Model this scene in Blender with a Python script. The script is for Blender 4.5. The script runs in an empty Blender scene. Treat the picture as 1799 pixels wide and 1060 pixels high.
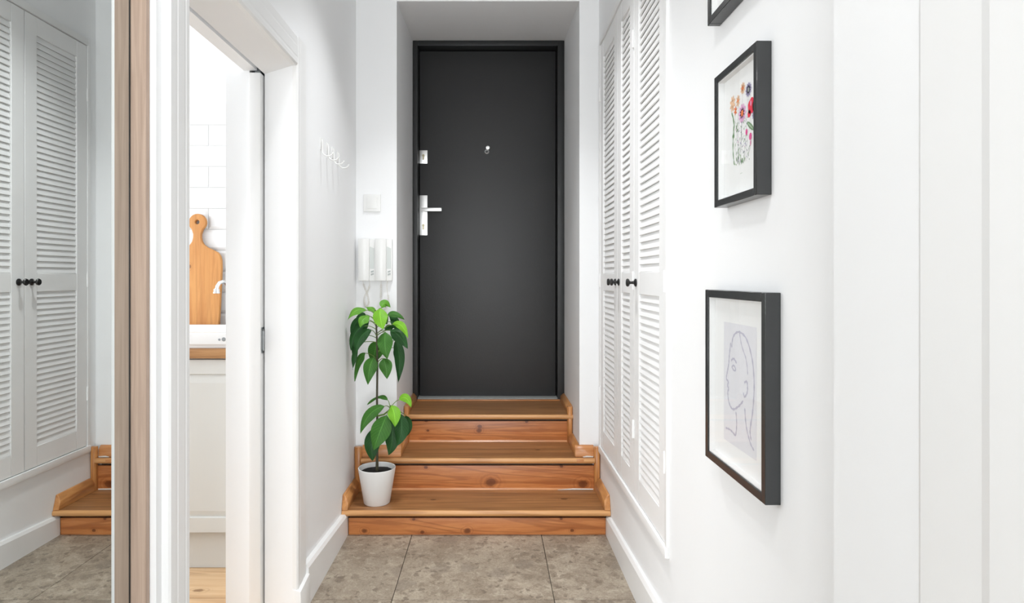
import bpy, bmesh, math, random
from mathutils import Vector, Matrix
random.seed(7)
PI = math.pi
scn = bpy.context.scene
COL = scn.collection

# ------------------------------------------------------------------ camera, world, lights, exposure
cam_d = bpy.data.cameras.new('camera')
cam = bpy.data.objects.new('camera', cam_d); COL.objects.link(cam)
cam.location = (0, 0, 1.2); cam.rotation_euler = (PI/2, 0, 0)
cam_d.sensor_width = 36; cam_d.lens = 22.05
cam_d.shift_x = 0.02085; cam_d.shift_y = -0.0228
cam_d.clip_start = 0.02
scn.camera = cam

world = bpy.data.worlds.new('world'); scn.world = world
world.use_nodes = True
world.node_tree.nodes['Background'].inputs[0].default_value = (0.9, 0.95, 1.0, 1)
world.node_tree.nodes['Background'].inputs[1].default_value = 1.0

def area(name, loc, rot, sx, sy, power, color=(1, 1, 1)):
    l = bpy.data.lights.new(name, 'AREA'); l.shape = 'RECTANGLE'; l.size = sx; l.size_y = sy
    l.energy = power; l.color = color
    o = bpy.data.objects.new(name, l); COL.objects.link(o)
    o.location = loc; o.rotation_euler = rot
    return o
area('daylight_room_window', (-0.35, -3.05, 1.10), (PI/2, 0, 0), 2.8, 1.9, 42, (0.95, 0.98, 1.0))
area('daylight_kitchen_window', (-3.33, 1.9, 1.65), (PI/2, 0, -PI/2), 1.7, 1.5, 16, (0.96, 0.985, 1.0))

vs = scn.view_settings
vs.view_transform = 'Standard'; vs.look = 'None'; vs.gamma = 1.0; vs.use_curve_mapping = False
vs.exposure = 1.5

# ------------------------------------------------------------------ materials
class NT:
    def __init__(s, name):
        s.m = bpy.data.materials.new(name); s.m.use_nodes = True
        s.t = s.m.node_tree; s.b = s.t.nodes['Principled BSDF']
    def n(s, typ, **kw):
        nd = s.t.nodes.new(typ)
        for k, v in kw.items(): setattr(nd, k, v)
        return nd
    def l(s, a, b): s.t.links.new(a, b)
    def val(s, sock, v):
        if isinstance(v, bpy.types.NodeSocket): s.l(v, sock)
        else: sock.default_value = v
    def math(s, op, a, b=0.0, c=None, clamp=False):
        nd = s.n('ShaderNodeMath', operation=op); nd.use_clamp = clamp
        s.val(nd.inputs[0], a); s.val(nd.inputs[1], b)
        if c is not None: s.val(nd.inputs[2], c)
        return nd.outputs[0]
    def mix(s, f, a, b, mode='MIX'):
        nd = s.n('ShaderNodeMix', data_type='RGBA', blend_type=mode)
        s.val(nd.inputs[0], f)
        for sock, v in ((nd.inputs[6], a), (nd.inputs[7], b)):
            if isinstance(v, (tuple, list)): sock.default_value = (v[0], v[1], v[2], 1)
            else: s.l(v, sock)
        return nd.outputs[2]
    def ramp(s, f, lo, hi):
        nd = s.n('ShaderNodeMapRange', interpolation_type='SMOOTHSTEP')
        s.val(nd.inputs[0], f); nd.inputs[1].default_value = lo; nd.inputs[2].default_value = hi
        return nd.outputs[0]
    def coord(s, scale=(1, 1, 1), rand=0.0):
        tc = s.n('ShaderNodeTexCoord'); v = tc.outputs['Object']
        if rand:
            oi = s.n('ShaderNodeObjectInfo')
            ad = s.n('ShaderNodeVectorMath', operation='MULTIPLY_ADD')
            s.l(oi.outputs['Random'], ad.inputs[0]); ad.inputs[1].default_value = (rand, rand*0.7, rand*1.3)
            s.l(v, ad.inputs[2]); v = ad.outputs[0]
        mp = s.n('ShaderNodeMapping'); s.l(v, mp.inputs[0]); mp.inputs['Scale'].default_value = scale
        return mp.outputs[0]
    def noise(s, vec, scale, detail=3, rough=0.5, dist=0.0):
        nd = s.n('ShaderNodeTexNoise'); s.l(vec, nd.inputs['Vector'])
        nd.inputs['Scale'].default_value = scale; nd.inputs['Detail'].default_value = detail
        nd.inputs['Roughness'].default_value = rough; nd.inputs['Distortion'].default_value = dist
        return nd.outputs[0]
    def bump(s, h, strength, dist=0.001):
        nd = s.n('ShaderNodeBump'); s.l(h, nd.inputs['Height'])
        nd.inputs['Strength'].default_value = strength; nd.inputs['Distance'].default_value = dist
        s.l(nd.outputs[0], s.b.inputs['Normal'])
    def col(s, c):
        if isinstance(c, (tuple, list)): s.b.inputs['Base Color'].default_value = (c[0], c[1], c[2], 1)
        else: s.l(c, s.b.inputs['Base Color'])
    def rough(s, r): s.val(s.b.inputs['Roughness'], r)

def paint(name, c, rough=0.55, var=0.03, nscale=4.0, bump=0.08, bscale=120.0):
    t = NT(name); v = t.coord((1, 1, 1), 3.0)
    f = t.noise(v, nscale, 4)
    t.col(t.mix(f, [x*(1-var) for x in c], [min(1, x*(1+var)) for x in c]))
    t.rough(rough)
    if bump: t.bump(t.noise(v, bscale, 3), bump, 0.002)
    return t.m

def wood(name, light, mid, dark, axis, freq=38, rough=0.42, rand=5.0, knots=(), ring=0.5, stretch=0.07, bump=0.15, warp=1.0, ks=None):
    """grain runs along axis ('x','y','z'); knots = [(position, radius)] in object space"""
    t = NT(name)
    sc = {'x': (stretch, 1, 1), 'y': (1, stretch, 1), 'z': (1, 1, stretch)}[axis]
    v = t.coord(sc, rand)
    n1 = t.noise(v, freq*1.6, 5, 0.62, 0.6)
    big = t.noise(v, freq*0.16, 3, 0.5, warp)
    rings = t.math('SINE', t.math('ADD', t.math('MULTIPLY', big, 62.0), t.math('MULTIPLY', n1, 2.2)))
    rings = t.math('MULTIPLY_ADD', rings, 0.5, 0.5)
    c = t.mix(t.ramp(n1, 0.32, 0.68), mid, light)
    c = t.mix(t.math('MULTIPLY', t.ramp(rings, 0.55, 1.0), ring), c, dark)
    if knots:
        tc = t.n('ShaderNodeTexCoord')
        wob = t.noise(tc.outputs['Object'], 45, 3)
        for (kx, ky, kz), r in knots:
            sb = t.n('ShaderNodeVectorMath', operation='SUBTRACT'); t.l(tc.outputs['Object'], sb.inputs[0]); sb.inputs[1].default_value = (kx, ky, kz)
            ml = t.n('ShaderNodeVectorMath', operation='MULTIPLY'); t.l(sb.outputs[0], ml.inputs[0])
            fl = {'x': (0.8, 0.25, 1.0), 'y': (1, .6, 1), 'z': (1, 1, .6)}[axis]
            ml.inputs[1].default_value = ks or fl
            ln = t.n('ShaderNodeVectorMath', operation='LENGTH'); t.l(ml.outputs[0], ln.inputs[0])
            dd = t.math('ADD', ln.outputs['Value'], t.math('MULTIPLY', t.math('SUBTRACT', wob, 0.5), r*0.9))
            halo = t.ramp(dd, r*3.2, r*0.8)
            kr = t.math('MULTIPLY_ADD', t.math('SINE', t.math('MULTIPLY', dd, 7.5/r)), 0.5, 0.5)
            c = t.mix(t.math('MULTIPLY', t.math('MULTIPLY', halo, kr), 0.5), c, dark)
            core = t.ramp(dd, r*1.05, r*0.75)
            c = t.mix(t.math('MULTIPLY', core, 0.8), c, [x*0.55 for x in dark])
    t.col(c); t.rough(rough)
    if bump: t.bump(n1, bump, 0.002)
    return t.m

M = {}
M['wall'] = paint('white_wall_paint', (0.875, 0.88, 0.885), 0.6, 0.015, 3, 0.06, 60)
M['wall_soft'] = M['wall']
M['gloss'] = paint('white_satin_lacquer', (0.84, 0.84, 0.835), 0.38, 0.012, 5, 0.03, 40)
M['louver'] = paint('white_louver_paint', (0.87, 0.87, 0.865), 0.45, 0.02, 8, 0.05, 80)
M['cupboard_in'] = paint('shaded_cupboard_interior', (0.16, 0.145, 0.12), 0.8, 0.05, 6, 0)  # dark tone stands in for the shade behind the slats
M['ceiling'] = paint('ceiling_paint', (0.82, 0.82, 0.82), 0.7, 0.01, 3, 0.04, 80)
M['black_frame'] = paint('black_frame_lacquer', (0.035, 0.037, 0.038), 0.2, 0.08, 30, 0.06, 300)
M['black_knob'] = paint('black_knob_lacquer', (0.012, 0.012, 0.012), 0.3, 0.1, 30, 0)
M['paper'] = paint('white_paper', (0.89, 0.89, 0.885), 0.8, 0.01, 10, 0)
M['ceramic'] = paint('white_ceramic', (0.86, 0.86, 0.86), 0.15, 0.01, 5, 0)
M['pot'] = paint('matt_white_pot', (0.80, 0.80, 0.79), 0.42, 0.02, 8, 0.05, 90)
M['plastic'] = paint('white_plastic', (0.80, 0.80, 0.785), 0.33, 0.012, 8, 0)
M['plastic_grey'] = paint('grey_label_strip', (0.62, 0.65, 0.63), 0.35, 0.02, 8, 0)
M['button'] = paint('grey_button', (0.42, 0.45, 0.44), 0.4, 0.02, 8, 0)
M['cord'] = paint('ivory_cord', (0.66, 0.63, 0.56), 0.5, 0.03, 30, 0)
M['soil'] = paint('dark_soil', (0.008, 0.007, 0.006), 0.9, 0.5, 60, 0.8, 220)
M['cabinet'] = paint('warm_white_cabinet', (0.66, 0.66, 0.635), 0.4, 0.012, 4, 0)
M['grout'] = paint('grey_grout', (0.16, 0.14, 0.12), 0.8, 0.1, 40, 0.2, 200)
M['tile_white'] = paint('glazed_white_tile', (0.84, 0.84, 0.84), 0.12, 0.01, 3, 0.03, 15)
M['grout_white'] = paint('pale_grout', (0.66, 0.66, 0.65), 0.8, 0.03, 40, 0)
M['threshold'] = paint('grey_threshold', (0.34, 0.35, 0.34), 0.6, 0.2, 40, 0.3, 120)
M['dark_gap'] = paint('dark_pocket', (0.09, 0.08, 0.06), 0.8, 0.1, 10, 0)
M['caulk'] = paint('white_caulk', (0.7, 0.69, 0.66), 0.7, 0.1, 50, 0.3, 150)

def metal(name, c, r):
    t = NT(name); v = t.coord()
    t.col(t.mix(t.noise(v, 20, 2), [x*0.95 for x in c], c)); t.rough(r); t.b.inputs['Metallic'].default_value = 1
    return t.m
M['chrome'] = metal('chrome', (0.80, 0.81, 0.82), 0.1)
M['steel'] = metal('brushed_steel', (0.78, 0.78, 0.77), 0.34)
M['grey_steel'] = metal('grey_steel_pull', (0.35, 0.37, 0.38), 0.35)
M['brass'] = metal('lock_brass', (0.45, 0.40, 0.28), 0.35)
M['mirror'] = metal('silvered_mirror', (0.72, 0.745, 0.735), 0.0)

def door_mat():
    t = NT('charcoal_door_laminate'); v = t.coord((1, 1, 0.35))
    n = t.noise(v, 260, 3, 0.6); n2 = t.noise(t.coord(), 2.2, 2)
    t.col(t.mix(n2, (0.021, 0.021, 0.0215), (0.027, 0.027, 0.0275))); t.rough(0.46)
    t.bump(n, 0.35, 0.0015); return t.m
M['door'] = door_mat()
M['door_frame'] = paint('black_steel_frame', (0.016, 0.017, 0.0175), 0.45, 0.08, 10, 0.05, 200)

def glass_mat():
    t = NT('clear_pane')
    tr = t.n('ShaderNodeBsdfTransparent'); gl = t.n('ShaderNodeBsdfGlossy'); gl.inputs['Roughness'].default_value = 0.02
    lw = t.n('ShaderNodeLayerWeight'); lw.inputs['Blend'].default_value = 0.5
    fr = t.math('MULTIPLY_ADD', t.math('POWER', lw.outputs['Facing'], 5.0), 0.5, 0.012)
    mx = t.n('ShaderNodeMixShader'); t.l(fr, mx.inputs[0]); t.l(tr.outputs[0], mx.inputs[1]); t.l(gl.outputs[0], mx.inputs[2])
    tr.inputs[0].default_value = (0.995, 0.997, 0.996, 1)
    t.l(mx.outputs[0], t.t.nodes['Material Output'].inputs['Surface']); return t.m
M['glass'] = glass_mat()

def stone():
    t = NT('breccia_stone'); v = t.coord((1, 1, 1), 9.0)
    wob = t.n('ShaderNodeTexNoise'); t.l(v, wob.inputs['Vector']); wob.inputs['Scale'].default_value = 14; wob.inputs['Detail'].default_value = 6; wob.inputs['Roughness'].default_value = 0.65
    ad = t.n('ShaderNodeVectorMath', operation='MULTIPLY_ADD'); t.l(wob.outputs['Color'], ad.inputs[0]); ad.inputs[1].default_value = (.10, .10, .10); t.l(v, ad.inputs[2])
    w = ad.outputs[0]
    def vor(scale):
        nd = t.n('ShaderNodeTexVoronoi'); t.l(w, nd.inputs['Vector']); nd.inputs['Scale'].default_value = scale
        sp = t.n('ShaderNodeSeparateColor'); t.l(nd.outputs['Color'], sp.inputs[0]); return nd.outputs['Distance'], sp.outputs
    base = t.mix(t.ramp(t.noise(v, 5.5, 5, 0.6), 0.33, 0.67), (0.273, 0.221, 0.166), (0.428, 0.363, 0.282))
    mid = t.noise(w, 24, 6, 0.72, 0.8)
    base = t.mix(t.math('MULTIPLY', t.ramp(mid, 0.52, 0.64), 0.72), base, (0.203, 0.156, 0.112))
    base = t.mix(t.math('MULTIPLY', t.ramp(mid, 0.46, 0.36), 0.6), base, (0.526, 0.459, 0.367))
    for scale, lo, hi, amt, col in ((8.5, 0.74, 0.80, 0.55, (0.221, 0.184, 0.148)), (17, 0.76, 0.82, 0.60, (0.188, 0.147, 0.108)), (34, 0.74, 0.82, 0.70, (0.146, 0.114, 0.085)), (13, 0.0, 0.0, 0.0, None)):
        if col is None: continue
        d, c = vor(scale)
        base = t.mix(t.math('MULTIPLY', t.math('MULTIPLY', t.ramp(c[0], lo, hi), t.ramp(d, 0.50, 0.30)), amt), base, col)
    veins = t.ramp(t.math('ABSOLUTE', t.math('SUBTRACT', t.noise(w, 19, 7, 0.75, 1.2), 0.5)), 0.022, 0.0)
    base = t.mix(t.math('MULTIPLY', veins, 0.5), base, (0.160, 0.124, 0.090))
    fine = t.noise(v, 130, 4, 0.75)
    base = t.mix(t.math('MULTIPLY', t.ramp(fine, 0.54, 0.66), 0.62), base, (0.174, 0.138, 0.103))
    base = t.mix(t.math('MULTIPLY', t.ramp(fine, 0.46, 0.32), 0.4), base, (0.545, 0.477, 0.385))
    t.col(base); t.rough(0.45); t.bump(fine, 0.08, 0.001)
    return t.m
M['stone'] = stone()

# pine of the stairs (object space = staircase space, origin at the foot of the first riser)
M['riser'] = wood('varnished_pine_riser', (0.62, 0.245, 0.080), (0.50, 0.170, 0.050), (0.24, 0.062, 0.018), 'x', 30, 0.36, 0,
    knots=[((0.0, 0.267, 0.158), 0.022), ((0.47, 0.267, 0.15), 0.020), ((-0.33, 0.267, 0.235), 0.008), ((0.36, 0.267, 0.24), 0.007),
           ((-0.36, 0.567, 0.405), 0.008), ((-0.06, 0.567, 0.372), 0.010), ((-0.065, 0.567, 0.35), 0.012), ((0.20, 0.567, 0.40), 0.008), ((-0.35, 0.567, 0.35), 0.006),
           ((-0.59, 0.0, 0.018), 0.010), ((-0.32, 0.0, 0.012), 0.008), ((-0.11, 0.0, 0.018), 0.012), ((0.33, 0.0, 0.075), 0.006), ((0.38, 0.0, 0.02), 0.007), ((-0.36, 0.0, 0.072), 0.006)],
    ring=0.42, stretch=0.09, warp=1.6)
M['tread'] = wood('worn_pine_tread', (0.40, 0.190, 0.072), (0.265, 0.120, 0.044), (0.13, 0.052, 0.018), 'x', 34, 0.36, 0,
    knots=[((0.36, 0.13, 0.122), 0.008), ((-0.28, 0.12, 0.122), 0.007), ((0.25, 0.40, 0.288), 0.007)], ring=0.45, stretch=0.05, ks=(0.5, 0.8, 0.6))
M['skirt'] = wood('varnished_pine_moulding', (0.60, 0.285, 0.100), (0.48, 0.205, 0.066), (0.27, 0.095, 0.03), 'y', 34, 0.32, 3.0, ring=0.3, stretch=0.12)
M['skirt_z'] = wood('varnished_pine_upright', (0.60, 0.275, 0.090), (0.49, 0.20, 0.058), (0.27, 0.09, 0.028), 'z', 40, 0.32, 3.0, ring=0.35, stretch=0.08)
M['skirt_x'] = wood('varnished_pine_ledge', (0.60, 0.275, 0.105), (0.49, 0.20, 0.07), (0.27, 0.09, 0.028), 'x', 40, 0.32, 3.0, ring=0.3, stretch=0.08)
M['oak'] = wood('pale_oak_veneer', (0.49, 0.365, 0.285), (0.40, 0.290, 0.222), (0.30, 0.21, 0.16), 'z', 70, 0.5, 4.0, ring=0.3, stretch=0.03)
M['board'] = wood('oiled_beech_board', (0.66, 0.315, 0.095), (0.54, 0.225, 0.058), (0.33, 0.12, 0.028), 'z', 26, 0.5, 4.0, knots=[((-0.03, -0.012, 0.34), 0.006)], ring=0.18, stretch=0.07)
M['worktop'] = wood('oak_worktop', (0.50, 0.27, 0.115), (0.38, 0.185, 0.07), (0.20, 0.085, 0.03), 'x', 50, 0.4, 4.0, ring=0.35, stretch=0.05)
M['plank'] = wood('pale_pine_floorboard', (0.78, 0.56, 0.34), (0.68, 0.44, 0.24), (0.42, 0.22, 0.10), 'x', 26, 0.45, 6.0, ring=0.4, stretch=0.08)
M['plank_knot'] = wood('knotty_pine_floorboard', (0.78, 0.56, 0.34), (0.68, 0.44, 0.24), (0.42, 0.22, 0.10), 'x', 26, 0.45, 0.0, knots=[((0.128, -0.034, 0.0), 0.011)], ring=0.4, stretch=0.08, ks=(0.55, 1.0, 0.0))

def leaf_mat(name, c1, c2):
    t = NT(name); uv = t.n('ShaderNodeUVMap'); sp = t.n('ShaderNodeSeparateXYZ'); t.l(uv.outputs[0], sp.inputs[0])
    across = t.math('ABSOLUTE', t.math('SUBTRACT', sp.outputs[1], 0.5))
    rib = t.ramp(across, 0.03, 0.008)
    side = t.math('SINE', t.math('MULTIPLY', t.math('SUBTRACT', sp.outputs[0], t.math('MULTIPLY', across, 0.55)), 62.0))
    side = t.math('MULTIPLY', t.ramp(side, 0.86, 1.0), 0.25)
    n = t.noise(t.coord((1, 1, 1), 4.0), 22, 3)
    c = t.mix(n, c1, c2)
    lc = [min(1, x*1.9+0.02) for x in c2]
    c = t.mix(t.math('MAXIMUM', t.math('MULTIPLY', rib, 0.6), side), c, lc)
    t.col(c); t.rough(0.48); t.b.inputs['Specular IOR Level'].default_value = 0.28
    t.bump(side, -0.25, 0.002)
    # a little light passes through the blade
    tl = t.n('ShaderNodeBsdfTranslucent'); t.l(c, tl.inputs[0])
    mx = t.n('ShaderNodeMixShader'); mx.inputs[0].default_value = 0.18
    t.l(t.b.outputs[0], mx.inputs[1]); t.l(tl.outputs[0], mx.inputs[2])
    t.l(mx.outputs[0], t.t.nodes['Material Output'].inputs['Surface'])
    return t.m
LEAF = [leaf_mat('leaf_dark_green', (0.008, 0.052, 0.010), (0.020, 0.090, 0.018)),
        leaf_mat('leaf_mid_green', (0.030, 0.125, 0.016), (0.060, 0.190, 0.026)),
        leaf_mat('leaf_fresh_green', (0.085, 0.26, 0.022), (0.14, 0.36, 0.035)),
        leaf_mat('leaf_young_green', (0.14, 0.38, 0.02), (0.22, 0.50, 0.035))]
M['petiole'] = paint('green_petiole', (0.13, 0.22, 0.04), 0.45, 0.2, 30, 0)
M['stem'] = paint('brown_green_stem', (0.055, 0.050, 0.025), 0.6, 0.4, 40, 0.4, 120)
def flat(name, c): return paint(name, c, 0.8, 0.04, 60, 0)

# ------------------------------------------------------------------ mesh helpers
class MB:
    def __init__(s): s.v = []; s.f = []; s.mi = []; s.smooth = False; s.cur = 0
    def add(s, vs, fs):
        o = len(s.v); s.v += [tuple(v) for v in vs]
        for f in fs: s.f.append(tuple(i+o for i in f)); s.mi.append(s.cur)
        return s
    def box(s, x0, x1, y0, y1, z0, z1):
        return s.hexa([(x0,y0,z0),(x1,y0,z0),(x1,y1,z0),(x0,y1,z0),(x0,y0,z1),(x1,y0,z1),(x1,y1,z1),(x0,y1,z1)])
    def hexa(s, p):
        return s.add(p, [(0,3,2,1),(4,5,6,7),(0,1,5,4),(1,2,6,5),(2,3,7,6),(3,0,4,7)])
    def lathe(s, prof, axis, org, n=20, cap=True):
        """prof = [(radius, t)] along axis"""
        ax = {'x': (Vector((1,0,0)), Vector((0,1,0)), Vector((0,0,1))), 'y': (Vector((0,1,0)), Vector((0,0,1)), Vector((1,0,0))), 'z': (Vector((0,0,1)), Vector((1,0,0)), Vector((0,1,0)))}[axis]
        org = Vector(org); vs = []; fs = []
        for r, t in prof:
            for k in range(n):
                a = 2*PI*k/n
                vs.append(org + ax[0]*t + ax[1]*(r*math.cos(a)) + ax[2]*(r*math.sin(a)))
        for i in range(len(prof)-1):
            for k in range(n):
                k2 = (k+1) % n
                fs.append((i*n+k, i*n+k2, (i+1)*n+k2, (i+1)*n+k))
        if cap:
            fs.append(tuple(range(n-1, -1, -1))); fs.append(tuple((len(prof)-1)*n+k for k in range(n)))
        return s.add(vs, fs)
    def tube(s, pts, r, n=8, cap=True):
        pts = [Vector(p) for p in pts]; vs = []; fs = []
        rr = r if isinstance(r, (list, tuple)) else [r]*len(pts)
        t0 = (pts[1]-pts[0]).normalized()
        u = t0.orthogonal().normalized()
        for i, p in enumerate(pts):
            t = (pts[min(i+1, len(pts)-1)]-pts[max(i-1, 0)]).normalized()
            u = (u - t*u.dot(t)).normalized(); w = t.cross(u)
            for k in range(n):
                a = 2*PI*k/n; vs.append(p + (u*math.cos(a)+w*math.sin(a))*rr[i])
        for i in range(len(pts)-1):
            for k in range(n):
                k2 = (k+1) % n; fs.append((i*n+k, i*n+k2, (i+1)*n+k2, (i+1)*n+k))
        if cap: fs.append(tuple(range(n-1, -1, -1))); fs.append(tuple((len(pts)-1)*n+k for k in range(n)))
        return s.add(vs, fs)
    def prism(s, poly, axis, a, b):
        """polygon of 2D points extruded along axis from a to b; (x: (y,z), y: (x,z), z: (x,y))"""
        n = len(poly)
        def P(p, t): return {'x': (t, p[0], p[1]), 'y': (p[0], t, p[1]), 'z': (p[0], p[1], t)}[axis]
        vs = [P(p, a) for p in poly]+[P(p, b) for p in poly]
        fs = [tuple(range(n)), tuple(range(2*n-1, n-1, -1))]+[(i, i+n, (i+1) % n+n, (i+1) % n) for i in range(n)]
        return s.add(vs, fs)
    def mesh(s, name, mats, bevel=0, smooth=False, seg=2):
        me = bpy.data.meshes.new(name); me.from_pydata(s.v, [], s.f)
        if not isinstance(mats, (list, tuple)): mats = [mats]
        for m in mats: me.materials.append(m)
        for p, i in zip(me.polygons, s.mi): p.material_index = i
        bm = bmesh.new(); bm.from_mesh(me)
        bmesh.ops.recalc_face_normals(bm, faces=bm.faces)
        if bevel: bmesh.ops.bevel(bm, geom=bm.edges[:], offset=bevel, segments=seg, affect='EDGES', profile=0.6, clamp_overlap=True)
        bm.to_mesh(me); bm.free()
        if smooth or bevel:
            for p in me.polygons: p.use_smooth = True
            try: me.set_sharp_from_angle(angle=math.radians(40))
            except Exception: pass
        return me
    def build(s, name, mats, parent=None, bevel=0, smooth=False, loc=(0,0,0), rot=None, seg=2):
        return link(name, s.mesh(name, mats, bevel, smooth, seg), parent, loc, rot)

def link(name, me, parent=None, loc=(0,0,0), rot=None):
    o = bpy.data.objects.new(name, me); COL.objects.link(o); o.location = loc
    if rot: o.rotation_euler = rot
    if parent is not None: o.parent = parent
    return o
def thing(name, label, cat, loc=(0,0,0), group=None, rot=None):
    o = link(name, None, None, loc, rot); o.empty_display_size = 0.05
    o['label'] = label; o['category'] = cat
    if group: o['group'] = group
    return o
def struct(o, label=None):
    o['kind'] = 'structure'
    if label: o['label'] = label
    return o
def copy_tree(o, parent=None):
    kids = list(o.children)
    c = o.copy(); COL.objects.link(c); c.parent = parent
    for k in kids: copy_tree(k, c)
    return c

# ------------------------------------------------------------------ the setting
XL, XR, YB = -0.692, 0.557, 3.225          # left wall, right wall, back wall of the hall
CEIL = 2.95

# floor: slab with separate stone tiles
b = MB(); b.box(-2.4, 3.6, -3.3, 4.3, -0.12, -0.012)
floor = struct(b.build('floor', M['grout']), 'hall floor of large grey-beige stone tiles')
ys = [2.945 - 0.605*k for k in range(6)]; xs = [-0.368+0.605*k for k in (-1, 0, 1, 2)]
g = 0.0012
for j in range(5):
    for i in range(3):
        x0, x1 = max(xs[i], -0.691), min(xs[i+1], 0.556); y1, y0 = ys[j], ys[j+1]
        b = MB(); cx_, cy_ = (x0+x1)/2, (y0+y1)/2
        b.box(x0+g-cx_, x1-g-cx_, y0+g-cy_, y1-g-cy_, -0.012, 0)
        b.build('floor_tile', M['stone'], floor, bevel=0.0012, loc=(cx_, cy_, 0), seg=1)
b = MB(); b.box(-2.3, 3.5, -3.2, ys[5]-g, -0.012, -0.0005)
b.build('floor_field', M['stone'], floor)

b = MB(); b.box(-3.6, 3.6, -3.3, 4.4, CEIL, CEIL+0.1)
struct(b.build('ceiling', M['ceiling']), 'white ceiling above the hall')

# right wall with the cupboard recess, plus the thicker pier next to the camera
Y0c, Y1c, Z0c, Z1c = 1.955, 3.1685, 0.324, 2.40       # cupboard opening
b = MB()
b.box(XR, 1.10, 0.60, Y0c+0.012, 0, CEIL)
b.box(XR, 1.10, Y0c+0.012, Y1c-0.012, 0, Z0c+0.012)
b.box(XR, 1.10, Y0c+0.012, Y1c-0.012, Z1c-0.012, CEIL)
b.box(XR, 1.10, Y1c-0.012, 4.2, 0, CEIL)
struct(b.build('wall_right', M['wall']), 'white right wall of the hall')
b = MB()
b.box(0.477, XR+0.001, 0.05, 0.872, 0, CEIL)
struct(b.build('wall_pier', M['wall']), 'white wall pier standing proud of the right wall')
b = MB(); b.prism([(0.4775, 0.700), (0.4755, 0.694), (0.4745, 0.606), (0.4725, 0.594), (0.4725, 0.20), (0.4775, 0.20)], 'z', 0, 2.2)
struct(b.build('trim_4', M['gloss']), 'white door casing on the wall pier')

# back wall around the door niche
NX0, NX1, NZ = -0.483, 0.4565, 2.625
b = MB()
b.box(-0.95, NX0, YB, 4.2, 0, CEIL)
b.box(NX1, XR+0.01, YB, 4.2, 0, CEIL)
b.hexa([(NX0, YB, NZ), (NX1, YB, NZ), (NX1, 4.2, NZ+0.07), (NX0, 4.2, NZ+0.07), (NX0, YB, CEIL), (NX1, YB, CEIL), (NX1, 4.2, CEIL), (NX0, 4.2, CEIL)])
b.box(NX0, NX1, 4.06, 4.2, 0, NZ+0.07)
struct(b.build('wall_back', M['wall']), 'white back wall with the deep niche of the front door')

# left wall: thick wall with the pocket-door opening to the kitchen
OY0, OY1 = 1.407, 2.19               # opening
XS0, XS1 = -0.789, -0.842            # pocket slot between the two skins
XK = -0.925                          # kitchen face
b = MB()
b.box(XS0, XL, OY1, YB+0.01, 0, CEIL)                       # hall skin beyond the opening
b.box(XK, XS1, OY1, 3.12, 0, CEIL)                          # kitchen skin
b.box(XS1, XS0, 3.05, YB, 0, CEIL)                          # end of the pocket
b.box(XK, XL, 1.2975, OY0, 0, CEIL)                           # near side
b.hexa([(XS0, OY0, 1.913), (XL, OY0, 1.943), (XL, OY1, 1.943), (XS0, OY1, 1.913), (XS0, OY0, CEIL), (XL, OY0, CEIL), (XL, OY1, CEIL), (XS0, OY1, CEIL)])
b.box(-0.862, -0.815, OY0, OY1, 1.925, CEIL)
b.box(-0.86, XS0, OY0, 3.05, 2.02, CEIL)
struct(b.build('wall_left', M['wall']), 'white left wall with the kitchen doorway')
b = MB(); b.box(XS1-0.0005, XS0+0.0005, 2.32, 2.335, 0, 2.02)
struct(b.build('pocket_lining', M['dark_gap']), 'dark inside of the sliding door pocket')

# doorway casing (trim_1) with fluted face, hall side
def casing_profile(w, t):
    return [(0, 0), (0, t*0.75), (w*0.06, t), (w*0.20, t), (w*0.23, t*0.96), (w*0.28, t*0.96), (w*0.31, t), (w*0.62, t), (w*0.65, t*0.96), (w*0.70, t*0.96), (w*0.73, t*0.97), (w*0.95, t*0.95), (w, t*0.75), (w, 0)]
cw, ct = 0.104, 0.019
b = MB()
prof = casing_profile(cw, ct)
ZT = 1.943
b.prism([(XL-0.0 + p[1], OY1 + p[0]) for p in prof], 'z', 0, ZT+cw)                 # far upright
b.prism([(XL + p[1], OY0 - p[0]*0.85) for p in prof], 'z', 0, ZT+cw)                     # near upright
b.prism([(XL + p[1], ZT + p[0]) for p in prof], 'y', OY0, OY1)                      # head
tr = struct(b.build('trim_1', M['gloss']), 'white fluted casing around the kitchen doorway')
b = MB(); b.hexa([(XL, OY1-0.004, 0), (XL+0.034, OY1-0.004, 0), (XL+0.034, OY1+cw+0.004, 0), (XL, OY1+cw+0.004, 0),
                  (XL, OY1-0.004, 0.115), (XL+0.03, OY1-0.004, 0.105), (XL+0.03, OY1+cw+0.004, 0.118), (XL, OY1+cw+0.004, 0.125)])
b.build('plinth_block', M['gloss'], tr, bevel=0.004)

# baseboards (hand fitted, a bit higher towards the room)
def baseboard(name, side, y0, y1, z0, z1, label):
    xw = XL if side < 0 else XR; th_ = 0.026 if side < 0 else 0.0195; xi = xw - side*th_; xt = xw - side*(th_-0.008)
    b = MB()
    zc = 0.012
    b.hexa([(xw, y0, 0), (xi, y0, 0), (xi, y1, 0), (xw, y1, 0), (xw, y0, z0-zc), (xi, y0, z0-zc), (xi, y1, z1-zc), (xw, y1, z1-zc)])
    b.hexa([(xw, y0, z0-zc), (xi, y0, z0-zc), (xi, y1, z1-zc), (xw, y1, z1-zc), (xw, y0, z0), (xt, y0, z0), (xt, y1, z1), (xw, y1, z1)])
    struct(b.build(name, M['gloss']), label)
baseboard('baseboard_left', -1, OY1+cw+0.002, 2.930, 0.150, 0.104, 'white baseboard along the left wall up to the stairs')
baseboard('baseboard_right', 1, 0.875, 2.930, 0.205, 0.092, 'white baseboard along the right wall up to the stairs')

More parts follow.
